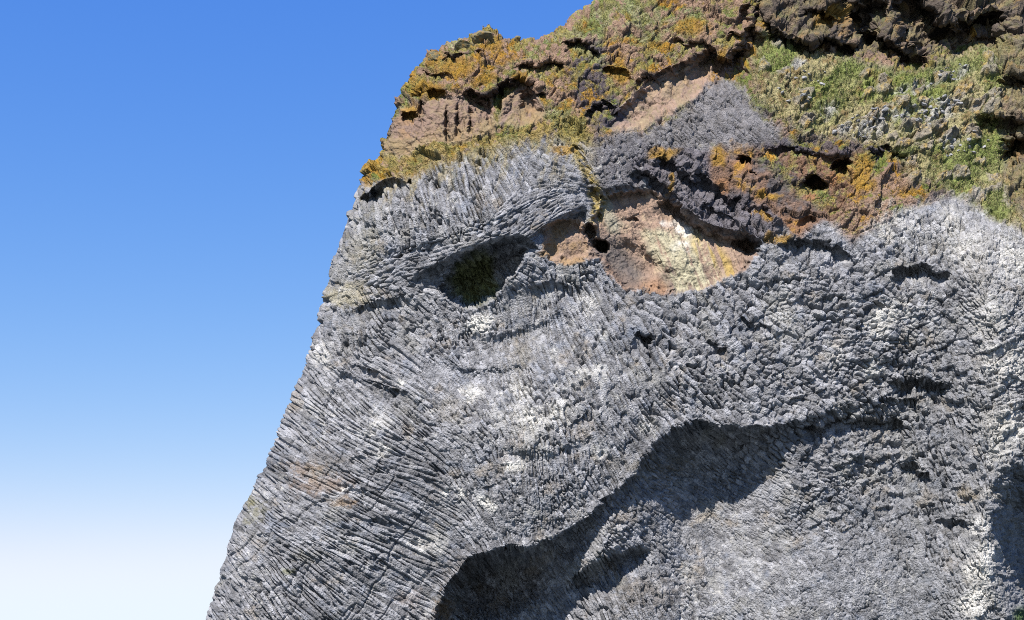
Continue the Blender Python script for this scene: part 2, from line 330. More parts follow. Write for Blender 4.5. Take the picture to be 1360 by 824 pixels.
# ------------------------------------------------------------------ basalt columns, each one a cell that follows the flow
CC = [(500, 290, 82, 5.2, 22, 1.5), (470, 320, 85, 4.6, 12, 1.3), (560, 250, 76, 5, 26, 1.6), (620, 245, 68, 5, 28, 1.6), (680, 225, 60, 5, 26, 1.5), (735, 205, 45, 4, 12, .9), (745, 235, 10, 3.6, 14, .9),
      (730, 275, -30, 3.8, 18, 1.2), (695, 295, -34, 3.6, 14, 1.2), (640, 310, -20, 3.6, 8, 1.2), (570, 340, -14, 4.5, 8, 1.2), (500, 368, -25, 4.2, 8, 1), (560, 300, 80, 5, 20, 1.5), (620, 285, 72, 5, 20, 1.5),
      (440, 400, 110, 4, 12, 1), (465, 430, 88, 5.5, 24, 1), (520, 440, 40, 5, 8, 1), (600, 440, 60, 4.2, 7, .9), (560, 500, 32, 5, 16, 1), (500, 520, 34, 4.6, 38, 1.2), (440, 500, 50, 4.5, 8, 1),
      (430, 570, 38, 4.6, 24, 1.1), (480, 590, 31, 4.6, 42, 1.2), (420, 640, 30, 4.4, 34, 1.1), (530, 640, 20, 4.6, 32, 1), (360, 660, 46, 4, 14, 1), (400, 720, 30, 4.2, 26, 1), (480, 710, 24, 4.6, 34, 1),
      (555, 715, 26, 4.8, 28, 1), (335, 770, 52, 4.2, 20, .9), (300, 790, 62, 3.6, 10, .9), (420, 795, 42, 4.6, 34, 1), (520, 790, 30, 5.2, 30, 1.1), (590, 690, 36, 4.6, 22, 1), (628, 700, 55, 4.4, 18, 1.1),
      (600, 560, 40, 4.2, 8, .9), (640, 640, 75, 4, 10, .9), (700, 620, 88, 3.6, 12, .75), (760, 620, 80, 3.6, 14, .75), (700, 690, 85, 3, 5, .7), (770, 670, 60, 3, 5, .7), (820, 600, 60, 4.2, 22, 1),
      (866, 560, 52, 4.6, 30, 1.2), (800, 520, 64, 6, 18, 1.2), (720, 430, 84, 3.6, 26, .8), (660, 470, 85, 3.6, 7, .75), (640, 540, 60, 5, 10, 1), (740, 520, 60, 6, 11, 1.2), (780, 430, 62, 4.4, 26, 1),
      (850, 450, 65, 7.5, 20, 1.5), (930, 440, 56, 10, 20, 1.8), (1000, 430, 50, 9.5, 16, 1.8), (1070, 480, 35, 8, 12, 1.7), (950, 520, 50, 6, 14, 1.4), (1030, 530, 30, 6, 10, 1.5), (1150, 450, 25, 7.5, 11, 1.6),
      (1130, 390, 15, 8, 13, 1.6), (1050, 350, 10, 8, 13, 1.6), (1200, 320, 60, 5.5, 12, 1.3), (1300, 320, 70, 4.6, 10, 1.1), (1250, 400, 40, 5.5, 8, 1.2), (1330, 480, 80, 3.6, 6, .9), (1340, 350, 60, 3.4, 6, .8),
      (1230, 500, 75, 5, 9, 1.5), (1250, 610, 76, 4.8, 13, 1.5), (1150, 590, 50, 4.6, 8, 1.5), (1190, 680, 68, 4.6, 13, 1.3), (1000, 680, 30, 3.6, 5, 1.1), (1090, 640, 25, 4.2, 6, 1.4), (1100, 770, 50, 3.3, 5.5, .85), (930, 760, 55, 3.4, 6, .8),
      (840, 785, 66, 4, 18, 1), (770, 800, 58, 4, 18, 1), (690, 790, 60, 3.4, 6, .8), (900, 640, 35, 3.4, 5, .9), (820, 690, 45, 3.4, 5, .9), (1300, 720, 82, 3.8, 10, .9), (1240, 700, 70, 4.6, 8, 1.4), (1210, 790, 60, 3.4, 6, .9),
      (870, 170, 50, 4, 7, 1), (930, 160, 42, 3.8, 13, 1.1), (990, 165, 40, 3.8, 14, 1.1), (960, 115, 60, 4, 8, .9), (810, 210, 60, 4.6, 9, 1), (960, 270, 30, 5, 12, 1), (900, 240, 60, 5, 10, .9), (1100, 190, 5, 5, 12, 1),
      (640, 375, 70, 4, 8, 1), (700, 350, 30, 4, 7, 1), (870, 400, 40, 7, 12, 1.3), (740, 370, 75, 4.5, 10, .9), (500, 400, 60, 4.6, 8, 1), (1340, 720, 70, 4, 10, .7), (500, 100, 60, 7, 10, 1), (700, 100, 60, 7, 10, 1), (1200, 100, 60, 7, 10, 1)]
cc = np.array(CC, float)
def cell_params(x, y):
    d2 = (x[:, None] - cc[None, :, 0]) ** 2 + (y[:, None] - cc[None, :, 1]) ** 2
    w = 1 / (d2 + 250) ** 2
    w /= w.sum(1, keepdims=True)
    a2 = np.radians(cc[:, 2]) * 2
    ang = 0.5 * np.arctan2(w @ np.sin(a2), w @ np.cos(a2))
    return ang, w @ cc[:, 3], w @ cc[:, 4], w @ cc[:, 5]
F1 = np.full(PX.shape, 1.7, f32); F2 = F1.copy(); ID = np.full(PX.shape, -1, np.int32)
g = 1.5
cx = np.arange(240, 1420, g); cy = np.arange(-30, 870, g)
gx, gy = np.meshgrid(cx, cy); gx = (gx + rng.uniform(-.7, .7, gx.shape)).ravel(); gy = (gy + rng.uniform(-.7, .7, gy.shape)).ravel()
ok = inside(gx, gy, OUT) | (seg_dist(gx, gy, OUT, True)[0] < 8)
gx, gy = gx[ok], gy[ok]
skip = (inside(gx, gy, T1) | inside(gx, gy, GR) | (gy < 20)) & (rng.random(len(gx)) < .85)
gx, gy = gx[~skip], gy[~skip]
perm = rng.permutation(len(gx)); gx, gy = gx[perm], gy[perm]
SA, SB, SL, SM = [], [], [], []
for k in range(0, len(gx), 20000):
    a_, b_, l_, m_ = cell_params(gx[k:k + 20000], gy[k:k + 20000]); SA.append(a_); SB.append(b_); SL.append(l_); SM.append(m_)
fin = np.where((gx > 1090) & (gy < 540), .86, 1.0)
SA = np.concatenate(SA) + rng.normal(0, .06, len(gx)) + .22 * fbm(gx, gy, 34, 78, 3, .6); szn = 1 + .38 * fbm(gx, gy, 40, 77, 3, .6)
SB = np.concatenate(SB) * rng.uniform(.75, 1.35, len(gx)) * szn; SL = np.concatenate(SL) * rng.uniform(.6, 1.9, len(gx)) * szn
SL *= 1 + .6 * ((gx < 600) & (gy > 470))
SB = SB * fin; SL = SL * fin; SM = np.concatenate(SM)
kept = []
THR = 0.86
ii = np.clip(np.searchsorted(us, gx), 0, NU - 1); jj = np.clip(np.searchsorted(vs, gy), 0, NV - 1)
CA, SN = np.cos(SA), np.sin(SA)
CUT = 1.7
HXs = CUT * np.sqrt((SL * CA) ** 2 + (SB * SN) ** 2); HYs = CUT * np.sqrt((SL * SN) ** 2 + (SB * CA) ** 2)
i0s = np.searchsorted(us, gx - HXs); i1s = np.searchsorted(us, gx + HXs); j0s = np.searchsorted(vs, gy - HYs); j1s = np.searchsorted(vs, gy + HYs)
us32 = us.astype(f32); vs32 = vs.astype(f32)
for k in range(len(gx)):
    if F1[jj[k], ii[k]] < THR: continue
    i0, i1, j0, j1 = i0s[k], i1s[k], j0s[k], j1s[k]
    if i1 <= i0 or j1 <= j0: continue
    dx = (us32[i0:i1] - f32(gx[k]))[None]; dy = (vs32[j0:j1] - f32(gy[k]))[:, None]
    p = (dx * f32(CA[k]) + dy * f32(SN[k])) / f32(SL[k]); r_ = (dy * f32(CA[k]) - dx * f32(SN[k])) / f32(SB[k])
    p *= p; r_ *= r_
    d = np.sqrt(np.sqrt(p * p + r_ * r_))
    s1 = F1[j0:j1, i0:i1]; s2 = F2[j0:j1, i0:i1]
    m = d < s1
    np.copyto(s2, np.where(m, s1, np.minimum(s2, d)))
    np.copyto(s1, d, where=m)
    ID[j0:j1, i0:i1][m] = k
    kept.append(k)
print('columns', len(kept))
idc = np.where(ID < 0, 0, ID)
rh = rng.random(len(gx)).astype(f32); rt = rng.uniform(-1, 1, len(gx)).astype(f32); rs = rng.uniform(-1, 1, len(gx)).astype(f32); rc = rng.random(len(gx)).astype(f32)
ddx = PX - gx[idc].astype(f32); ddy = PY - gy[idc].astype(f32)
par = (ddx * CA[idc] + ddy * SN[idc]) / SL[idc]; per = (ddy * CA[idc] - ddx * SN[idc]) / SB[idc]
amp = np.minimum(SM[idc] * (.65 + .35 * SB[idc] / 4.5), 1.9).astype(f32)
lowneck = (sstep(820, 900, PX) * sstep(620, 690, PY) * sstep(1260, 1160, PX)).astype(f32)
amp *= .86 * (1 - .3 * lowneck)
amp *= np.interp(PX, [880, 1000], [1, .74]).astype(f32)
gap = F2 - F1
ckn = sstep(-.35, .45, fbm(OX, OY, 9, 99, 3, .6))
crack = np.exp(-gap / .22) * (.35 + 1.75 * ckn)
ins_n = fbm((per * 2.2 + rc[idc] * 40), (par * 1.1 + rh[idc] * 31), 1.0, 98, 2, .6)
zone = (.55 + .6 * sstep(-.35, .45, fbm(OX, OY, 46, 94, 4, .6))).astype(f32)
tl = ((SB[idc] / 4.5) ** .8).astype(f32)
crack = crack * (1 + .7 * np.abs(SN[idc]) ** 2)
cellh = amp * zone * (.13 * (rh[idc] - .5) + tl * .065 * rt[idc] * np.clip(par, -1, 1) + tl * .10 * rs[idc] * np.clip(per, -1, 1) - .012 * per ** 2 - .17 * crack + .035 * ins_n)
deepc = (rh[idc] < .045) & (ID >= 0)
cellh = np.where(deepc, cellh - .17 * amp * sstep(0, .35, gap), cellh)     # missing columns
cellh = np.where(ID < 0, 0, cellh).astype(f32)
basw = np.clip(1 - np.maximum.reduce([cragw, grassm, tuffm, dark_crag * .8, redw * .6]), 0, 1)
basw = np.maximum(basw, .12 * (1 - tuffm))
det += basw * cellh
h4, c4, r4 = facets(OX + wx * .2, OY + wy * .2, 4.2, 57, 1.4, 55)
det += basw * (.03 * f3 + .015 * h4 + .11 * fbm(OX, OY, 22, 91, 3, .5) + .02 * h3 - .05 * c3 * sstep(0, .5, n60))
det += rub * basw * (.17 * h2 + .15 * h1 - .14 * c2 + .06 * h3)
patch = sstep(.05, .5, fbm(OX, OY, 60, 95, 3, .5))
det += basw * patch * .10 * h2
roughr = sstep(1020, 1100, OX) * sstep(480, 530, OY) * sstep(720, 640, OY)
det += roughr * (.25 * rid + .2 * h2) * basw
# cross joints across the trunk columns
det += basw * np.exp(-np.maximum(sd, 0) / 22) * (.07 * h2 + .10 * h1)
jn = fbm(OX * .86 + OY * .5, (OY * .86 - OX * .5) * .35, 26, 97, 3, .5)
det += basw * sstep(620, 520, OX) * sstep(430, 520, OY) * (-.16 * np.exp(-(jn / .05) ** 2))

# ------------------------------------------------------------------ positions
ddown = np.where(ins, 0, -sd)
BX = OX; BY = OY
# hidden side: continue the arc behind the outline, then run back
cxn, cyn = 760.0, 560.0
inx = cxn - NX; iny = cyn - NY; ln = np.hypot(inx, iny); inx /= ln; iny /= ln
qb = np.clip(ddown / 55, 0, 1)
BX = np.where(ins, OX, NX + inx * (ddown * .25 + 22 * qb * qb)); BY = np.where(ins, OY, NY + iny * (ddown * .25 + 22 * qb * qb))
D = np.where(ins, D, D + 2.9 * np.sqrt(np.clip(1 - (1 - qb) ** 2, 0, 1)) + ddown * .18).astype(f32)
Yd = 100.0 + D
X3, Y3, Z3 = at(BX.astype(np.float64), BY.astype(np.float64), Yd.astype(np.float64))
P = np.stack([X3, Y3, Z3], -1)
def normals(P):
    du = np.gradient(P, axis=1); dv = np.gradient(P, axis=0)
    n = np.cross(du, dv); n /= np.linalg.norm(n, axis=-1, keepdims=True) + 1e-12
    return n
def box(a, r):
    k = 2 * r + 1
    for ax in (0, 1):
        p = np.concatenate([np.repeat(a.take([0], ax), r + 1, ax), a, np.repeat(a.take([-1], ax), r, ax)], ax)
        c = np.cumsum(p, axis=ax)
        n = a.shape[ax]
        a = (c.take(range(k, k + n), ax) - c.take(range(0, n), ax)) / k
    return a
nb = normals(P)
nb = box(nb, 4); nb /= np.linalg.norm(nb, axis=-1, keepdims=True) + 1e-12
if nb[NV // 2, NU // 2, 1] > 0: nb = -nb          # towards the camera
sk = np.where(ins, 1, np.exp(-ddown / 12))
P += nb * (det * sk)[..., None]
nf = normals(P)
if nf[NV // 2, NU // 2, 1] > 0: nf = -nf
nm = box(nf, 3)
up = nm[..., 2]

# ------------------------------------------------------------------ colours of the rock itself
def c3_(r, g, b): return np.array([r, g, b], f32)
def mixc(A, B, m): return A + (B - A) * np.clip(m, 0, 1)[..., None]
n_lo = fbm(OX, OY, 90, 201, 4, .55); n_mid = fbm(OX, OY, 24, 202, 4, .6); n_hi = fbm(OX, OY, 5, 203, 3, .7); n_h2 = fbm(OX, OY, 9, 204, 4, .7)
base = np.broadcast_to(c3_(.385, .388, .42), P.shape).copy().astype(f32)
base *= (1 + .16 * n_lo + .2 * n_mid + .40 * n_hi + .3 * n_h2)[..., None]
base *= (1 + .75 * (rc[idc] - .5) * (ID >= 0))[..., None]
base = mixc(base, c3_(.50, .49, .455), .5 * sstep(.1, .7, fbm(OX, OY, 45, 205, 4, .6)))
base = mixc(base, c3_(.16, .19, .25), .6 * sstep(.25, .7, fbm(OX, OY, 38, 206, 5, .65)))       # blue grey fresh breaks
bluegrey = sstep(650, 1000, OX) * sstep(900, 600, OY)
base = mixc(base, c3_(.44, .37, .29) * (1 + .3 * n_hi)[..., None], .5 * sstep(.25, .6, fbm(OX, OY, 30, 207, 5, .65)))
base = mixc(base, c3_(.27, .31, .40) * (1 + .3 * n_hi)[..., None], .5 * sstep(.2, .6, fbm(OX, OY, 20, 208, 5, .65)))
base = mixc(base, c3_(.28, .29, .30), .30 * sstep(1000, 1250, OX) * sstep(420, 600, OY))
base = mixc(base, c3_(.48, .50, .55), .4 * sstep(0, .5, n_mid) * sstep(560, 700, OY) * sstep(800, 900, OX) * sstep(1200, 1000, OX))
# dark weathered basalt
DB1 = [(760, 60), (800, 55), (810, 110), (835, 165), (790, 175), (765, 130), (755, 95)]
DB2 = [(835, 215), (860, 195), (940, 200), (945, 245), (1000, 270), (1035, 280), (1030, 320), (1000, 318), (960, 310), (920, 296), (885, 262), (845, 240)]
DB3 = [(1000, 186), (1060, 180), (1120, 186), (1180, 186), (1220, 205), (1215, 228), (1170, 222), (1110, 206), (1060, 208), (1005, 200)]
DB4 = [(785, 178), (850, 180), (880, 200), (850, 225), (870, 255), (800, 250), (792, 215)]
# crag
cragc = mixc(c3_(.43, .29, .21) * np.ones_like(P), c3_(.16, .125, .115), sstep(-.2, .4, n_mid + .5 * n_h2)) * (1 + .35 * n_hi)[..., None]
base = mixc(base, cragc, cragw)
base = mixc(base, mixc(c3_(.15, .12, .10) * np.ones_like(P), c3_(.30, .22, .16), sstep(0, .5, n_h2)), dark_crag)
# tuff
tc = mixc(c3_(.44, .31, .24) * np.ones_like(P), c3_(.26, .20, .165), sstep(-.2, .6, n_mid))
tc = mixc(tc, c3_(.52, .39, .28), sstep(.1, .6, n_h2)) * (1 + .2 * n_hi)[..., None]
base = mixc(base, c3_(.22, .20, .20) * (1 + .4 * n_h2)[..., None], .65 * bas_lens)
tc = mixc(tc, c3_(.29, .20, .16) * (1 + .3 * n_hi + .3 * n_mid)[..., None], .65 * np.maximum(sstep(-4, 4, sT4), sstep(-3, 3, sT6)))
base = mixc(base, tc, tuffm)
base = mixc(base, c3_(.44, .25, .14) * (1 + .3 * n_hi)[..., None], .7 * sstep(-3, 3, sT1) * sstep(22, 6, np.abs(HX * .5 - HY * .86 + 380 - 475 + 0 * HX) * 0 + seg_dist(HX, HY, [(783, 335), (800, 362), (828, 382), (870, 388)])[0]))
base = mixc(base, c3_(.15, .145, .15), .7 * tuffm * sstep(30, 6, seg_dist(HX, HY, [(805, 330), (822, 350), (838, 368)])[0] + 6 * n_mid))
# streaks washed down over the big hollow
stx = fbm(OX + OY * -.35, OY * .12, 7, 210, 3, .6)
st_m = sstep(-2, 6, sT1) * sstep(34, 8, np.abs(OX + wx - (886 + (OY - 300) * .55)) - 18) * sstep(300, 312, OY)
base = mixc(base, c3_(.64, .60, .42) * (1 + .3 * n_hi)[..., None], .85 * st_m * sstep(-.45, .2, stx + .5 * n_h2))
base = mixc(base, c3_(.55, .40, .12) * (1 + .3 * n_hi)[..., None], .8 * sstep(-2, 6, sT1) * sstep(22, 8, seg_dist(HX, HY, [(935, 325), (950, 345), (965, 362)])[0]) * sstep(-.2, .3, stx))
base = mixc(base, c3_(.45, .43, .33) * np.ones_like(P), .8 * tuffm * sstep(14, 3, seg_dist(HX, HY, [(800, 260), (806, 285), (815, 300)])[0] + 4 * n_mid))
base = mixc(base, c3_(.52, .34, .17) * np.ones_like(P), .6 * sstep(-2, 4, sT2) * sstep(-.2, .4, n_mid))
# reddish outcrop
rcx = mixc(c3_(.26, .15, .095) * np.ones_like(P), c3_(.12, .10, .10), sstep(-.1, .4, n_mid)) * (1 + .3 * n_hi)[..., None]
base = mixc(base, rcx, redm * .9)
for x_, y_, rr in ((985, 222, 18), (1075, 262, 14), (1060, 300, 22), (960, 250, 14), (1110, 235, 12), (1085, 268, 10)):
    base = mixc(base, c3_(.42, .22, .11) * (1 + .25 * n_hi)[..., None], .85 * sstep(rr, rr * .4, np.hypot(WX - x_, WY - y_)))
for poly, m_, c in ((DB1, .85, c3_(.13, .12, .15)), (DB2, .85, c3_(.20, .18, .205)), (DB3, .8, c3_(.13, .12, .15)), (DB4, .5, c3_(.17, .165, .19))):
    base = mixc(base, c * (1 + .4 * n_h2)[..., None], m_ * sstep(-6, 6, sdf(WX, WY, poly)))
# bird-white and pale lichen
spots = [(640, 427, 14, .9), (700, 560, 22, .35), (612, 655, 6, .9), (590, 655, 6, .8), (678, 622, 9, .8), (690, 618, 8, .7), (640, 665, 9, .8), (652, 672, 7, .7), (625, 520, 12, .55), (690, 520, 14, .5), (710, 552, 12, .6), (740, 545, 14, .55),
         (900, 300, 8, .7), (882, 298, 6, .7), (912, 305, 6, .5), (905, 325, 10, .5), (1160, 490, 16, .5), (1170, 430, 18, .55), (1190, 410, 18, .45), (1260, 290, 20, .4), (1285, 330, 24, .5), (1310, 420, 28, .4), (1335, 480, 22, .75),
         (1340, 560, 22, .65), (1320, 600, 22, .4), (425, 470, 14, .5), (535, 508, 5, .8), (795, 495, 12, .5), (785, 400, 16, .4), (860, 565, 12, .4), (795, 600, 10, .5), (450, 390, 20, .3), (1300, 760, 18, .85), (1295, 800, 18, .85), (1312, 740, 14, .75),
         (1305, 700, 14, .5), (452, 649, 4, .7), (555, 722, 10, .5), (500, 560, 14, .4), (1350, 340, 30, .5), (1190, 300, 30, .35), (800, 440, 10, .4), (735, 470, 8, .5), (765, 500, 14, .4), (1040, 425, 18, .35), (1110, 470, 26, .3), (580, 720, 10, .4), (510, 600, 10, .5)]
wn = fbm(OX, OY, 6, 220, 4, .65); wn2 = fbm(OX, OY, 16, 221, 4, .6)
for x_, y_, rr, s_ in spots:
    d = np.hypot((OX - x_ + wx * 1.2), (OY - y_ + wy * 1.2)) / 1.5
    base = mixc(base, c3_(1.15, 1.12, 1.05), s_ * sstep(rr, 0, d + wn2 * rr * .5) ** .7 * sstep(-.35 - .5 * s_, .25 - .5 * s_, wn + wn2 * .5) * 1.2)
# scattered tiny pale blotches over the face
base = mixc(base, c3_(.75, .74, .72), .8 * basw * sstep(.25, .55, wn) * sstep(-.1, .5, fbm(OX, OY, 70, 222, 3)))
ribm = np.exp(-((OX + wx - np.interp(OY, [280, 450, 600, 824, 1000], [1288, 1330, 1325, 1300, 1295])) / 30) ** 2) * sstep(270, 330, OY)
base = mixc(base, c3_(.66, .64, .61), .65 * ribm * sstep(-.3, .4, wn2))
base = mixc(base, c3_(.55, .55, .55), .4 * sstep(-.2, .3, n_h2) * sstep(1180, 1260, OX) * sstep(260, 300, OY) * sstep(470, 400, OY))
for x_, y_, rx, ry, s_ in ((700, 560, 110, 60, .42), (645, 435, 40, 26, .5), (620, 650, 60, 50, .3), (500, 560, 40, 40, .3), (430, 480, 40, 30, .35), (1180, 420, 90, 40, .35), (1270, 320, 60, 50, .2), (990, 760, 120, 60, .3), (1300, 780, 26, 70, .6), (1340, 500, 30, 90, .5), (800, 500, 40, 60, .2)):
    base = mixc(base, c3_(.80, .79, .77), s_ * basw * sstep(1.3, .1, np.hypot((OX - x_ + wx * 3) / rx, (OY - y_ + wy * 3) / ry)) * sstep(-.25, .4, n_h2 + .5 * wn))
# ochre rust stains, and darker brown patches in the recess under the cheek
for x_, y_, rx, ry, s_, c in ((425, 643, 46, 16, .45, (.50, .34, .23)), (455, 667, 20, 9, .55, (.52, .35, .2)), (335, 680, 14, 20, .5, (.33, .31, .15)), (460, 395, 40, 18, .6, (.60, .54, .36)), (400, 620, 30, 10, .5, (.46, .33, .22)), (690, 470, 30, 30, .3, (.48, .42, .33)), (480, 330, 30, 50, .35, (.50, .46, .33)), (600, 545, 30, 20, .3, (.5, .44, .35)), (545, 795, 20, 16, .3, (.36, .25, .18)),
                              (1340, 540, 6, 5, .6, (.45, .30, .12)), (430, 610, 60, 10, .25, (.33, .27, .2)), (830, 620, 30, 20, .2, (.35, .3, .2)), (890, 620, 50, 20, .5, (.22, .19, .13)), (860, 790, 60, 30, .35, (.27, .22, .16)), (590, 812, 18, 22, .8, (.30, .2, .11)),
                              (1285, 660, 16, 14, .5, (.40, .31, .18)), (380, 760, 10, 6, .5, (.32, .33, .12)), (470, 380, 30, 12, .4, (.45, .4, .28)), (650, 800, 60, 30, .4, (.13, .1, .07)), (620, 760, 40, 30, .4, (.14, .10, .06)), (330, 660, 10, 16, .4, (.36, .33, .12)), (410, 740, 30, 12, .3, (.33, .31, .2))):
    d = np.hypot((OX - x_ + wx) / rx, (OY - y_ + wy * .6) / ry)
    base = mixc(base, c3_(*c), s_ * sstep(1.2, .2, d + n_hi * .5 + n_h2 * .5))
# lichen and moss on the forehead fringe, following the columns
streak = fbm(OX * .5 + OY * .15, OY * .16 , 3.4, 230, 3, .6)
fr = sstep(30, -22, WY - np.interp(OX, [480, 540, 620, 700, 760, 800], [232, 226, 204, 190, 188, 200])) * sstep(800, 770, OX)
fr2 = sstep(75, -10, WY - np.interp(OX, [480, 540, 620, 700, 760, 800], [232, 226, 204, 190, 188, 200])) * sstep(800, 770, OX)
bandf = sstep(-55, -28, WY - np.interp(OX, [480, 540, 620, 700, 760, 800], [232, 226, 204, 190, 188, 200]))
fr = fr * bandf
fr = np.maximum(fr, .8 * bandf * fr2 * sstep(-.05, .4, streak))
YEL = c3_(.50, .38, .11); ORG = c3_(.46, .24, .035); OLV = c3_(.26, .25, .10); GRN = c3_(.15, .21, .05); PGR = c3_(.36, .38, .25)
mossmask_c = mixc(YEL * np.ones_like(P), OLV, sstep(0, .5, n_h2))
base = mixc(base, mossmask_c, .85 * fr * (1 - tuffm * .7) * sstep(-.4, .15, n_h2 + .4 * streak + .3 * fr))
# yellow strip at the edge of the forehead
base = mixc(base, YEL, .85 * sstep(12, 4, seg_dist(HX, HY, [(760, 185), (772, 210), (786, 240), (795, 275), (790, 290)])[0]) * sstep(-.4, .2, wn))
# moss on the crag: chooses ledges and noise
upm = sstep(-.05, .45, up + .3 * n_mid)
mo = fbm(OX, OY, 34, 240, 4, .6)
fine = fbm(OX, OY, 3.2, 241, 2, .7)
mcol = mixc(OLV * np.ones_like(P), c3_(.33, .27, .09), sstep(-.3, .3, n_h2))
mcol = mixc(mcol, GRN, .8 * sstep(.05, .45, fbm(OX, OY, 22, 242, 3)))
mcol = mixc(mcol, ORG, sstep(.15, .5, mo + .25 * n_h2) * .9)
mcol = mixc(mcol, PGR, .6 * sstep(.25, .6, wn) * sstep(.1, -.3, mo))
mcol *= 1.22 * (1 + .35 * fine)[..., None]
gtop = np.zeros(PX.shape, f32)
for x_, y_, rx, ry in ((850, 35, 95, 42), (790, 60, 40, 40), (690, 75, 40, 16), (735, 145, 30, 14), (640, 92, 24, 8), (1030, 120, 30, 40), (600, 50, 20, 8)):
    gtop = np.maximum(gtop, sstep(1.3, .4, np.hypot((OX - x_ + 2 * wx) / rx, (OY - y_ + 2 * wy) / ry)))
mcol = mixc(mcol, mixc(c3_(.46, .45, .27) * np.ones_like(P), c3_(.27, .31, .12), sstep(-.2, .3, n_h2)) * (1 + .4 * fine)[..., None], .7 * gtop * sstep(.25, 0, mo))
cov = np.clip(cragw * (1 - dark_crag * .65) * (upm * 1.0) * sstep(-.28, .10, n_h2 + .5 * wn + .4 * n_mid + .25 * gtop), 0, 1)
cov = np.maximum(cov, redm * .8 * sstep(.25, .5, mo + .3 * n_h2) * sstep(-.2, .3, up + .4 * n_h2))
base = mixc(base, mcol, cov)
for x_, y_, rx, ry in ((915, 38, 26, 12), (1100, 22, 24, 14), (1145, 228, 16, 26), (565, 120, 26, 14), (640, 108, 20, 8), (600, 90, 26, 12), (580, 75, 14, 10), (820, 95, 14, 16), (870, 60, 12, 8), (955, 208, 14, 14), (1210, 250, 12, 8), (545, 145, 14, 12), (655, 60, 14, 10), (750, 200, 20, 8),
                       (880, 205, 22, 9), (890, 245, 6, 16), (1020, 260, 20, 6), (1150, 245, 14, 10), (1035, 318, 16, 7), (1010, 290, 22, 5), (1045, 150, 16, 12), (1290, 45, 8, 10), (960, 70, 10, 10), (690, 105, 12, 6), (1290, 175, 12, 10), (1100, 130, 16, 10), (1165, 160, 12, 6)):
    d = np.hypot((OX - x_ + wx * 1.3) / rx, (OY - y_ + wy * 1.3) / ry)
    base = mixc(base, ORG * (1 + .3 * fine + .4 * n_h2)[..., None] * np.array([1, 1.12, 1.3], f32), .85 * sstep(1.25, .5, d + .5 * n_h2) * sstep(-.5, 0, fine + .5))
# green slope
gcol = mixc(c3_(.42, .37, .20) * np.ones_like(P), c3_(.27, .31, .09), sstep(-.2, .35, fbm(OX, OY, 40, 250, 4)))
gcol = mixc(gcol, c3_(.30, .20, .09), .7 * sstep(.1, .5, fbm(OX, OY, 16, 251, 4, .6)))
scree = np.zeros(PX.shape, f32)
for x_, y_, rx, ry in ((1235, 150, 52, 20), (1150, 168, 46, 16), (1262, 100, 30, 8), (1262, 185, 22, 10), (1060, 85, 14, 8), (1210, 120, 26, 10), (1300, 262, 24, 8), (1090, 150, 24, 12)):
    scree = np.maximum(scree, sstep(1.3, .4, np.hypot((OX - x_ + wx) / rx, (OY - y_ + .25 * (OX - x_) + wy) / ry)))
lush = np.zeros(PX.shape, f32)
for x_, y_, rx, ry in ((1260, 95, 60, 14), (1320, 75, 40, 16), (1290, 215, 50, 34), (1040, 70, 22, 26), (1100, 140, 30, 14), (1330, 270, 30, 24), (1200, 205, 18, 12), (1120, 100, 30, 14)):
    lush = np.maximum(lush, sstep(1.4, .5, np.hypot((OX - x_ + wx * 2) / rx, (OY - y_ + .3 * (OX - x_) + wy * 2) / ry)))
gcol = mixc(gcol, c3_(.23, .28, .09), .75 * lush)
gcol = mixc(gcol, c3_(.19, .13, .085), .8 * sstep(.15, .45, n_h2 - .2 * lush))
gcol = mixc(gcol, c3_(.50, .49, .48) * (1 + .5 * n_h2)[..., None], .85 * scree * sstep(-.3, .2, fbm(OX, OY, 9, 252, 4, .7)))
gcol = mixc(gcol, mixc(c3_(.33, .29, .25) * np.ones_like(P), c3_(.50, .36, .14), sstep(.0, .4, n_h2)) * (1 + .4 * n_hi)[..., None], .85 * xrock)
gcol *= (1 + .35 * fine)[..., None]
base = mixc(base, gcol * 1.18, grassm)
eyem = sstep(-4, 8, sEYE)
base = mixc(base, c3_(.27, .29, .09) * (1 + .5 * n_h2)[..., None], .85 * eyem * sstep(48, 22, np.hypot((OX - 630) * 1.15, OY - 370) + 14 * n_mid))
RRm = sstep(-4, 6, sRR)
base = mixc(base, c3_(.09, .17, .04), .9 * sstep(22, 8, np.hypot(OX - 1360, OY - 822)))
base = np.clip(base * .50, .012, .70)

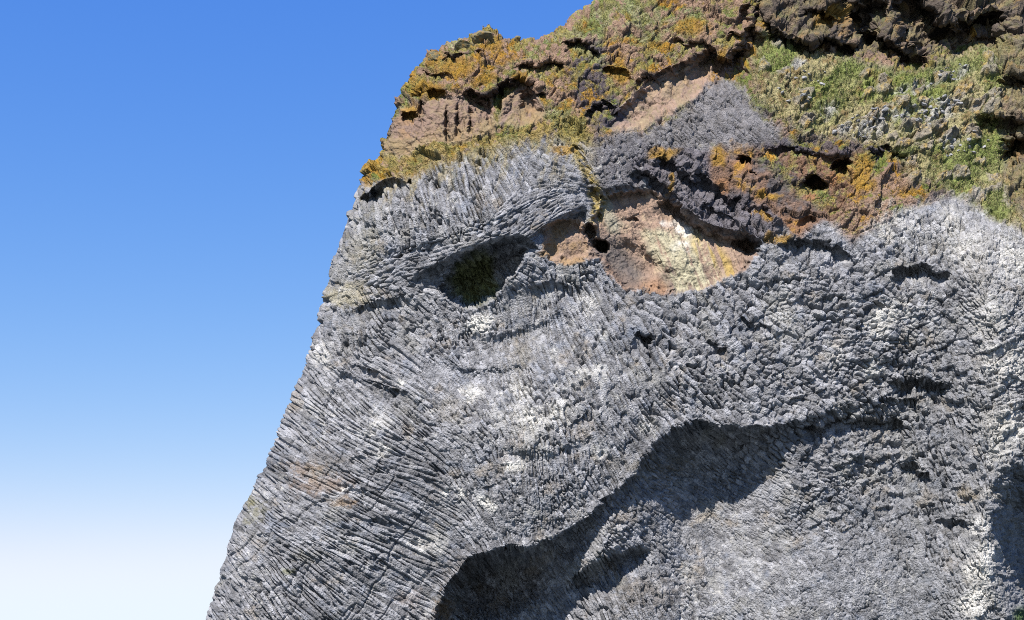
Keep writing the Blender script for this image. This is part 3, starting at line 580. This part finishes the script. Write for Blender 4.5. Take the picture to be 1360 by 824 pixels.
# ------------------------------------------------------------------ materials
def new_mat(name):
    m = bpy.data.materials.new(name); m.use_nodes = True
    nt = m.node_tree; b = nt.nodes['Principled BSDF']
    return m, nt, b
def rock_mat(name, scale, contrast, bump, rough=.92, spec=.25, tint=None):
    m, nt, b = new_mat(name)
    N_, L_ = nt.nodes, nt.links
    at_ = N_.new('ShaderNodeAttribute'); at_.attribute_name = 'stone'
    tc = N_.new('ShaderNodeTexCoord')
    n1 = N_.new('ShaderNodeTexNoise'); n1.inputs['Scale'].default_value = scale; n1.inputs['Detail'].default_value = 8; n1.inputs['Roughness'].default_value = .7
    n2 = N_.new('ShaderNodeTexNoise'); n2.inputs['Scale'].default_value = scale * 6; n2.inputs['Detail'].default_value = 4; n2.inputs['Roughness'].default_value = .7
    L_.new(tc.outputs['Object'], n1.inputs['Vector']); L_.new(tc.outputs['Object'], n2.inputs['Vector'])
    mr = N_.new('ShaderNodeMapRange'); mr.inputs['From Min'].default_value = .3; mr.inputs['From Max'].default_value = .7
    mr.inputs['To Min'].default_value = 1 - contrast; mr.inputs['To Max'].default_value = 1 + contrast
    L_.new(n1.outputs['Fac'], mr.inputs['Value'])
    mr2 = N_.new('ShaderNodeMapRange'); mr2.inputs['From Min'].default_value = .3; mr2.inputs['From Max'].default_value = .7
    mr2.inputs['To Min'].default_value = 1 - contrast * .8; mr2.inputs['To Max'].default_value = 1 + contrast * .8
    L_.new(n2.outputs['Fac'], mr2.inputs['Value'])
    mu = N_.new('ShaderNodeMath'); mu.operation = 'MULTIPLY'
    L_.new(mr.outputs[0], mu.inputs[0]); L_.new(mr2.outputs[0], mu.inputs[1])
    vm = N_.new('ShaderNodeVectorMath'); vm.operation = 'SCALE'
    L_.new(at_.outputs['Color'], vm.inputs[0]); L_.new(mu.outputs[0], vm.inputs['Scale'])
    L_.new(vm.outputs[0], b.inputs['Base Color'])
    bp = N_.new('ShaderNodeBump'); bp.inputs['Strength'].default_value = bump; bp.inputs['Distance'].default_value = .10
    vo = N_.new('ShaderNodeTexVoronoi'); vo.inputs['Scale'].default_value = scale * 3.2; L_.new(tc.outputs['Object'], vo.inputs['Vector'])
    ad0 = N_.new('ShaderNodeMath'); ad0.operation = 'MULTIPLY_ADD'; ad0.inputs[1].default_value = .9
    L_.new(vo.outputs['Distance'], ad0.inputs[0])
    ad = N_.new('ShaderNodeMath'); ad.operation = 'ADD'
    L_.new(n1.outputs['Fac'], ad.inputs[0]); L_.new(n2.outputs['Fac'], ad.inputs[1])
    L_.new(ad.outputs[0], ad0.inputs[2]); L_.new(ad0.outputs[0], bp.inputs['Height']); L_.new(bp.outputs[0], b.inputs['Normal'])
    b.inputs['Roughness'].default_value = rough
    b.inputs['Specular IOR Level'].default_value = spec
    return m
M = {
    'basalt': rock_mat('basalt', 2.6, .32, 1.0),
    'tuff': rock_mat('tuff', 1.6, .16, .7, .95, .15),
    'moss': rock_mat('mossy_rock', 3.0, .34, 1.0, 1.0, .1),
    'turf': rock_mat('turf_soil', 3.0, .34, 1.0, 1.0, .1),
    'crag': rock_mat('weathered_crag', 2.0, .3, 1.0, .95, .2),
    'algae': rock_mat('algae_rock', 3.0, .35, .8, .95, .2),
}

# ------------------------------------------------------------------ cut the surface into the parts of the cliff
tag_keys = ('label', 'category', 'group', 'kind')
def tag(o, **kw):
    for k, v in kw.items():
        if v: o[k] = v
    return o
reg = np.zeros(PX.shape, np.int8)
reg[cragw > .5] = 1
reg[(fr > .55) & (WY < topm + 10) & (OX < 800)] = 1
reg[(redm > .5)] = 4
reg[grassm > .5] = 2
reg[dark_crag > .5] = 3
reg[sT3 > 0] = 6; reg[sT4 > 0] = 7; reg[sT6 > 0] = 7
reg[sT1 > 0] = 5; reg[sT2 > 0] = 8
reg[sEYE > 2] = 9
reg[sRR > 8] = 10
qv = reg[:-1, :-1].ravel()
keepq = ((sd[:-1, :-1] > -95) & (sd[1:, 1:] > -95) & (sd[:-1, 1:] > -95) & (sd[1:, :-1] > -95)).ravel()
vid = np.arange(NU * NV).reshape(NV, NU)
quads = np.stack([vid[:-1, :-1].ravel(), vid[1:, :-1].ravel(), vid[1:, 1:].ravel(), vid[:-1, 1:].ravel()], 1)
# orientation check
_p = P.reshape(-1, 3)
_q = quads[(NV // 2) * (NU - 1) + NU // 2]
if np.cross(_p[_q[1]] - _p[_q[0]], _p[_q[2]] - _p[_q[0]])[1] > 0: quads = quads[:, ::-1]
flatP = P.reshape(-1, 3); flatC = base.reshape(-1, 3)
def mesh_np(name, verts, faces, mat, colors=None):
    me = bpy.data.meshes.new(name)
    k = faces.shape[1]
    me.vertices.add(len(verts)); me.vertices.foreach_set('co', np.ascontiguousarray(verts, dtype=f32).ravel())
    me.loops.add(faces.size); me.loops.foreach_set('vertex_index', np.ascontiguousarray(faces, dtype=np.int32).ravel())
    me.polygons.add(len(faces)); me.polygons.foreach_set('loop_start', np.arange(0, faces.size, k, dtype=np.int32))
    me.update(calc_edges=True)
    if colors is not None:
        a = me.attributes.new('stone', 'FLOAT_COLOR', 'POINT')
        a.data.foreach_set('color', np.concatenate([colors, np.ones((len(colors), 1))], 1).astype(f32).ravel())
    me.materials.append(mat)
    o = bpy.data.objects.new(name, me); COL.objects.link(o)
    return o
def part(rid, name, mat, parent=None, **kw):
    fsel = quads[(qv == rid) & keepq]
    used, inv = np.unique(fsel, return_inverse=True)
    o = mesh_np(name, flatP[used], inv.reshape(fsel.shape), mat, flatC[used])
    if parent is not None: o.parent = parent
    return tag(o, **kw)
cliff = part(0, 'cliff', M['basalt'], kind='structure', label='sheer grey cliff of columnar basalt rising against the blue sky', category='cliff')
part(1, 'mossy_crest', M['moss'], cliff, label='brown crest crusted with orange and olive moss')
part(2, 'grassy_slope', M['turf'], cliff, label='green turf slope strewn with grey stones')
part(3, 'summit_crag', M['crag'], cliff, label='dark overhanging crag above the turf')
part(4, 'lava_outcrop', M['crag'], cliff, label='reddish pitted outcrop with small caves')
part(5, 'tuff_hollow', M['tuff'], cliff, label='large tan hollow streaked pale yellow and white')
part(6, 'tuff_hollow', M['tuff'], cliff, label='tan bare scar below the mossy crest')
part(7, 'tuff_band', M['tuff'], cliff, label='brown fluted band under the left crest')
part(8, 'tuff_hollow', M['tuff'], cliff, label='small tan hollow beside the eye-like cave')
part(9, 'cave', M['algae'], cliff, label='dark eye-shaped cave with green algae')
part(10, 'side_recess', M['basalt'], cliff, label='shaded recess behind the pale rib')

# ------------------------------------------------------------------ grass and moss tufts
def tufts(name, mask, count, hmin, hmax, palette, label, category, lean=.35, blades=4, width=.02):
    w = (mask * ins * (sd > 1.5)).ravel().astype(float)
    inframe = ((PX > 240) & (PX < 1374) & (PY > -12) & (PY < 838)).ravel()
    w *= inframe; w /= w.sum()
    idx = rng.choice(len(w), count, p=w)
    base_p = flatP[idx]; nn = nf.reshape(-1, 3)[idx]
    V = []; Fc = []; Cc = []
    pal = np.array(palette, f32)
    pc = pal[rng.integers(0, len(pal), count)] * rng.uniform(.75, 1.25, (count, 1))
    h = rng.uniform(hmin, hmax, count)
    for k in range(blades):
        d = np.stack([rng.normal(0, lean, count), rng.normal(0, lean, count) - .25, np.ones(count)], 1) + nn * .35
        d /= np.linalg.norm(d, axis=1, keepdims=True)
        ang = rng.uniform(0, 2 * np.pi, count)
        s = np.stack([np.cos(ang), np.sin(ang) * .4, np.zeros(count)], 1) * (width * rng.uniform(.7, 1.4, count))[:, None]
        b0 = base_p - nn * .03 + rng.normal(0, .035, (count, 3))
        hk = (h * rng.uniform(.6, 1.1, count))[:, None]
        mid = b0 + d * hk * .55
        tip = b0 + d * hk + np.stack([rng.normal(0, .3, count), rng.normal(0, .3, count), -rng.uniform(.1, .5, count)], 1) * hk * .5
        V += [b0 - s, b0 + s, mid + s * .7, tip, mid - s * .7]
    V = np.stack(V, 1).reshape(-1, 3)
    nblk = count * blades
    o5 = np.arange(nblk)[:, None] * 5
    tri = np.concatenate([o5 + np.array([[0, 1, 2]]), o5 + np.array([[0, 2, 4]]), o5 + np.array([[4, 2, 3]])])
    colr = np.repeat(pc, blades * 5, axis=0)
    o = mesh_np(name, V, tri, M[name + '_blades'], colr)
    return tag(o, label=label, category=category, kind='stuff')
def blade_mat(name):
    m, nt, b = new_mat(name)
    a = nt.nodes.new('ShaderNodeAttribute'); a.attribute_name = 'stone'
    n = nt.nodes.new('ShaderNodeTexNoise'); n.inputs['Scale'].default_value = .6
    mr = nt.nodes.new('ShaderNodeMapRange'); mr.inputs['To Min'].default_value = .7; mr.inputs['To Max'].default_value = 1.3
    nt.links.new(n.outputs['Fac'], mr.inputs['Value'])
    vm = nt.nodes.new('ShaderNodeVectorMath'); vm.operation = 'SCALE'
    nt.links.new(a.outputs['Color'], vm.inputs[0]); nt.links.new(mr.outputs[0], vm.inputs['Scale'])
    nt.links.new(vm.outputs[0], b.inputs['Base Color']); b.inputs['Roughness'].default_value = .8
    b.inputs['Specular IOR Level'].default_value = .15
    return m
M['grass_blades'] = blade_mat('grass_blades'); M['moss_blades'] = blade_mat('moss_blades')
gsel = grassm * (1 - xrock) * (.35 + .65 * lush) * sstep(-.25, .2, fbm(OX, OY, 14, 301, 4, .6) + .25) * sstep(.9, .3, np.abs(gcol[..., 2] - .05) * 3)
tufts('grass', gsel, 12000, .08, .24, [(.10, .13, .035), (.13, .16, .05), (.19, .18, .08), (.26, .22, .12), (.10, .12, .04)], 'short green and straw grass growing over the upper slope', 'grass')
msel = (cov * (1 - .5 * dark_crag)) * (cragw > .3) * sstep(0, .5, up + .2)
tufts('moss', msel, 15000, .05, .16, [(.10, .10, .04), (.15, .12, .045), (.20, .12, .025), (.08, .09, .03), (.17, .16, .10)], 'shaggy olive and orange moss on the crest ledges', 'moss', lean=.6)

# ------------------------------------------------------------------ stones
def stone_mesh(name, seed, mat, sub=2, flat=.7, cuts=9):
    import bmesh
    r = random.Random(seed)
    bm = bmesh.new()
    bmesh.ops.create_icosphere(bm, subdivisions=sub + 1, radius=1)
    planes = []
    for _ in range(cuts):
        v = Vector((r.gauss(0, 1), r.gauss(0, 1), r.gauss(0, 1))).normalized(); planes.append((v, r.uniform(.5, .8)))
    for v in bm.verts:
        for n, d in planes:
            t = v.co.dot(n)
            if t > d: v.co -= n * (t - d)
    off = Vector((r.uniform(0, 9),) * 3)
    from mathutils import noise
    for v in bm.verts:
        v.co *= 1 + .10 * noise.noise(v.co * 2.3 + off) + .05 * noise.noise(v.co * 6 + off)
        v.co.z *= flat
    me = bpy.data.meshes.new(name); bm.to_mesh(me); bm.free(); me.materials.append(mat)
    return me
def stone_mat(name, c1, c2, c3=None):
    m, nt, b = new_mat(name)
    N_, L_ = nt.nodes, nt.links
    tc = N_.new('ShaderNodeTexCoord')
    n = N_.new('ShaderNodeTexNoise'); n.inputs['Scale'].default_value = 2.4; n.inputs['Detail'].default_value = 9; n.inputs['Roughness'].default_value = .7
    L_.new(tc.outputs['Object'], n.inputs['Vector'])
    cr = N_.new('ShaderNodeValToRGB'); e = cr.color_ramp.elements
    e[0].position = .36; e[0].color = (*c1, 1); e[1].position = .62; e[1].color = (*c2, 1)
    if c3:
        x = e.new(.5); x.color = (*c3, 1)
    L_.new(n.outputs['Fac'], cr.inputs['Fac']); L_.new(cr.outputs[0], b.inputs['Base Color'])
    bp = N_.new('ShaderNodeBump'); bp.inputs['Strength'].default_value = .9; bp.inputs['Distance'].default_value = .08
    L_.new(n.outputs['Fac'], bp.inputs['Height']); L_.new(bp.outputs[0], b.inputs['Normal'])
    b.inputs['Roughness'].default_value = .95; b.inputs['Specular IOR Level'].default_value = .2
    return m
grey = stone_mat('grey_stone', (.15, .15, .16), (.32, .32, .33))
lich = stone_mat('lichen_stone', (.08, .07, .05), (.22, .13, .04), (.13, .12, .07))
smeshes = [stone_mesh('stone', s, grey, 1) for s in range(6)]
def surf(px, py, off=0.0):
    j = int(np.clip(np.searchsorted(vs, py), 0, NV - 1)); i = int(np.clip(np.searchsorted(us, px), 0, NU - 1))
    return Vector(P[j, i]), Vector(nf[j, i])
patches = [((1235, 150, 42, 17, 34), 'grey stone in the pale scree in the middle of the grassy slope', 'stones in the scree on the slope'),
           ((1150, 165, 46, 16, 22), 'grey stone in the tan turf above the dark basalt ledge', 'stones above the basalt ledge'),
           ((1262, 100, 26, 9, 14), 'grey stone in the grass just under the summit crag', 'stones under the summit crag'),
           ((1280, 195, 34, 18, 16), 'grey stone in the green turf at the right end of the slope', 'stones at the right of the slope'),
           ((1068, 110, 36, 26, 14), 'grey stone half sunk in the turf at the left of the slope', 'stones at the left of the slope')]
first = None
placed = []
for (x0, y0, rx, ry, n), lab, grp in patches:
    k = 0
    while k < n:
        a = random.uniform(0, 2 * math.pi); q_ = random.uniform(0, 1) ** .6
        x = x0 + rx * q_ * math.cos(a); y = y0 + ry * q_ * math.sin(a) - (x - x0) * .25
        if any(math.hypot(x - a_, y - b_) < 5.5 for a_, b_ in placed): 
            if random.random() < .9: continue
        placed.append((x, y))
        p, nn = surf(x, y)
        s = random.uniform(.13, .30)
        if first is None:
            o = bpy.data.objects.new('stone', smeshes[0]); first = o
        else:
            o = first.copy(); o.data = random.choice(smeshes)
        COL.objects.link(o)
        o.location = p + nn * s * .15
        o.scale = (s * random.uniform(.9, 1.5), s, s * random.uniform(.6, 1.0))
        o.rotation_euler = (random.uniform(-.5, .5), random.uniform(-.5, .5), random.uniform(0, 6))
        tag(o, label=lab, category='stone', group=grp)
        k += 1
for x, y, s, sc3, lab, sd_ in ((612, 60, 1.0, (1.15, 1, .72), 'squat lichen-spotted boulder on the left end of the crest skyline', 21),
                              (640, 50, .95, (.9, 1, .95), 'pointed green-topped boulder forming the small peak on the crest skyline', 22),
                              (574, 72, .75, (1.0, 1, .75), 'flat orange boulder at the top left corner of the cliff', 23),
                              (686, 51, .45, (1, 1, .8), 'small tan knob of rock in the dip of the skyline', 24)):
    me = stone_mesh('boulder', sd_, lich, 3, 1.0, 12)
    o = bpy.data.objects.new('boulder', me); COL.objects.link(o)
    p, nn = surf(x, y)
    o.location = p + Vector((0, -.15, 0)); o.scale = tuple(s * v for v in sc3); o.rotation_euler = (.2, .1 * sd_ % .5, sd_)
    tag(o, label=lab, category='boulder')

# ------------------------------------------------------------------ sea at the foot
m, nt, b = new_mat('sea_water')
b.inputs['Base Color'].default_value = (.02, .045, .06, 1); b.inputs['Roughness'].default_value = .12
nz = nt.nodes.new('ShaderNodeTexNoise'); nz.inputs['Scale'].default_value = .6; nz.inputs['Detail'].default_value = 6
tcn = nt.nodes.new('ShaderNodeTexCoord'); nt.links.new(tcn.outputs['Object'], nz.inputs['Vector'])
bpn = nt.nodes.new('ShaderNodeBump'); bpn.inputs['Distance'].default_value = .3; nt.links.new(nz.outputs['Fac'], bpn.inputs['Height']); nt.links.new(bpn.outputs[0], b.inputs['Normal'])
S = 9000.0
sea = mesh_np('sea', np.array([(-S, -S, 0), (S, -S, 0), (S, S, 0), (-S, S, 0)]), np.array([[0, 1, 2, 3]]), m)
tag(sea, kind='structure')

# ------------------------------------------------------------------ light
SUN_EL, SUN_AZ = R(51), R(24)          # azimuth: degrees left of the camera's back
world = bpy.data.worlds.new('World'); scene.world = world; world.use_nodes = True
nt = world.node_tree; bg = nt.nodes['Background']
sky = nt.nodes.new('ShaderNodeTexSky'); sky.sky_type = 'NISHITA'; sky.sun_disc = False
sky.sun_elevation = SUN_EL; sky.sun_rotation = math.pi + SUN_AZ
sky.air_density = 1.0; sky.dust_density = 0.0; sky.ozone_density = 10; sky.altitude = 0
sep = nt.nodes.new('ShaderNodeSeparateColor'); com = nt.nodes.new('ShaderNodeCombineColor')
nt.links.new(sky.outputs[0], sep.inputs[0])
for i_, (k_, p_) in enumerate(((1.08, 1.58), (1.2, .98), (3.7, .3))):   # red, green, blue       # clear deep northern blue, whitening at the horizon
    a_ = nt.nodes.new('ShaderNodeMath'); a_.operation = 'POWER'; a_.inputs[1].default_value = p_
    b_ = nt.nodes.new('ShaderNodeMath'); b_.operation = 'MULTIPLY'; b_.inputs[1].default_value = k_
    c_ = nt.nodes.new('ShaderNodeMath'); c_.operation = 'SMOOTH_MIN'; c_.inputs[1].default_value = (5.6, 6.25, 6.9)[i_]; c_.inputs[2].default_value = (3.4, 1.8, .6)[i_]
    nt.links.new(sep.outputs[i_], a_.inputs[0]); nt.links.new(a_.outputs[0], b_.inputs[0]); nt.links.new(b_.outputs[0], c_.inputs[0]); nt.links.new(c_.outputs[0], com.inputs[i_])
nt.links.new(com.outputs[0], bg.inputs['Color']); bg.inputs['Strength'].default_value = .075
sl = bpy.data.lights.new('sun', 'SUN'); sl.energy = 5.0; sl.angle = R(.53); sl.color = (1, .94, .85)
so = bpy.data.objects.new('sun', sl); COL.objects.link(so)
sv = Vector((-math.sin(SUN_AZ) * math.cos(SUN_EL), -math.cos(SUN_AZ) * math.cos(SUN_EL), math.sin(SUN_EL)))
so.rotation_euler = sv.to_track_quat('Z', 'Y').to_euler(); so.location = (0, -20, 80)

vs_ = scene.view_settings
vs_.view_transform = 'Standard'; vs_.look = 'None'; vs_.gamma = 1; vs_.exposure = 1.0; vs_.use_curve_mapping = False
scene.render.engine = 'CYCLES'
scene.cycles.use_denoising = False; scene.cycles.pixel_filter_type = 'BLACKMAN_HARRIS'; scene.cycles.filter_width = .95
scene.cycles.use_adaptive_sampling = False
scene.cycles.max_bounces = 4; scene.cycles.diffuse_bounces = 2
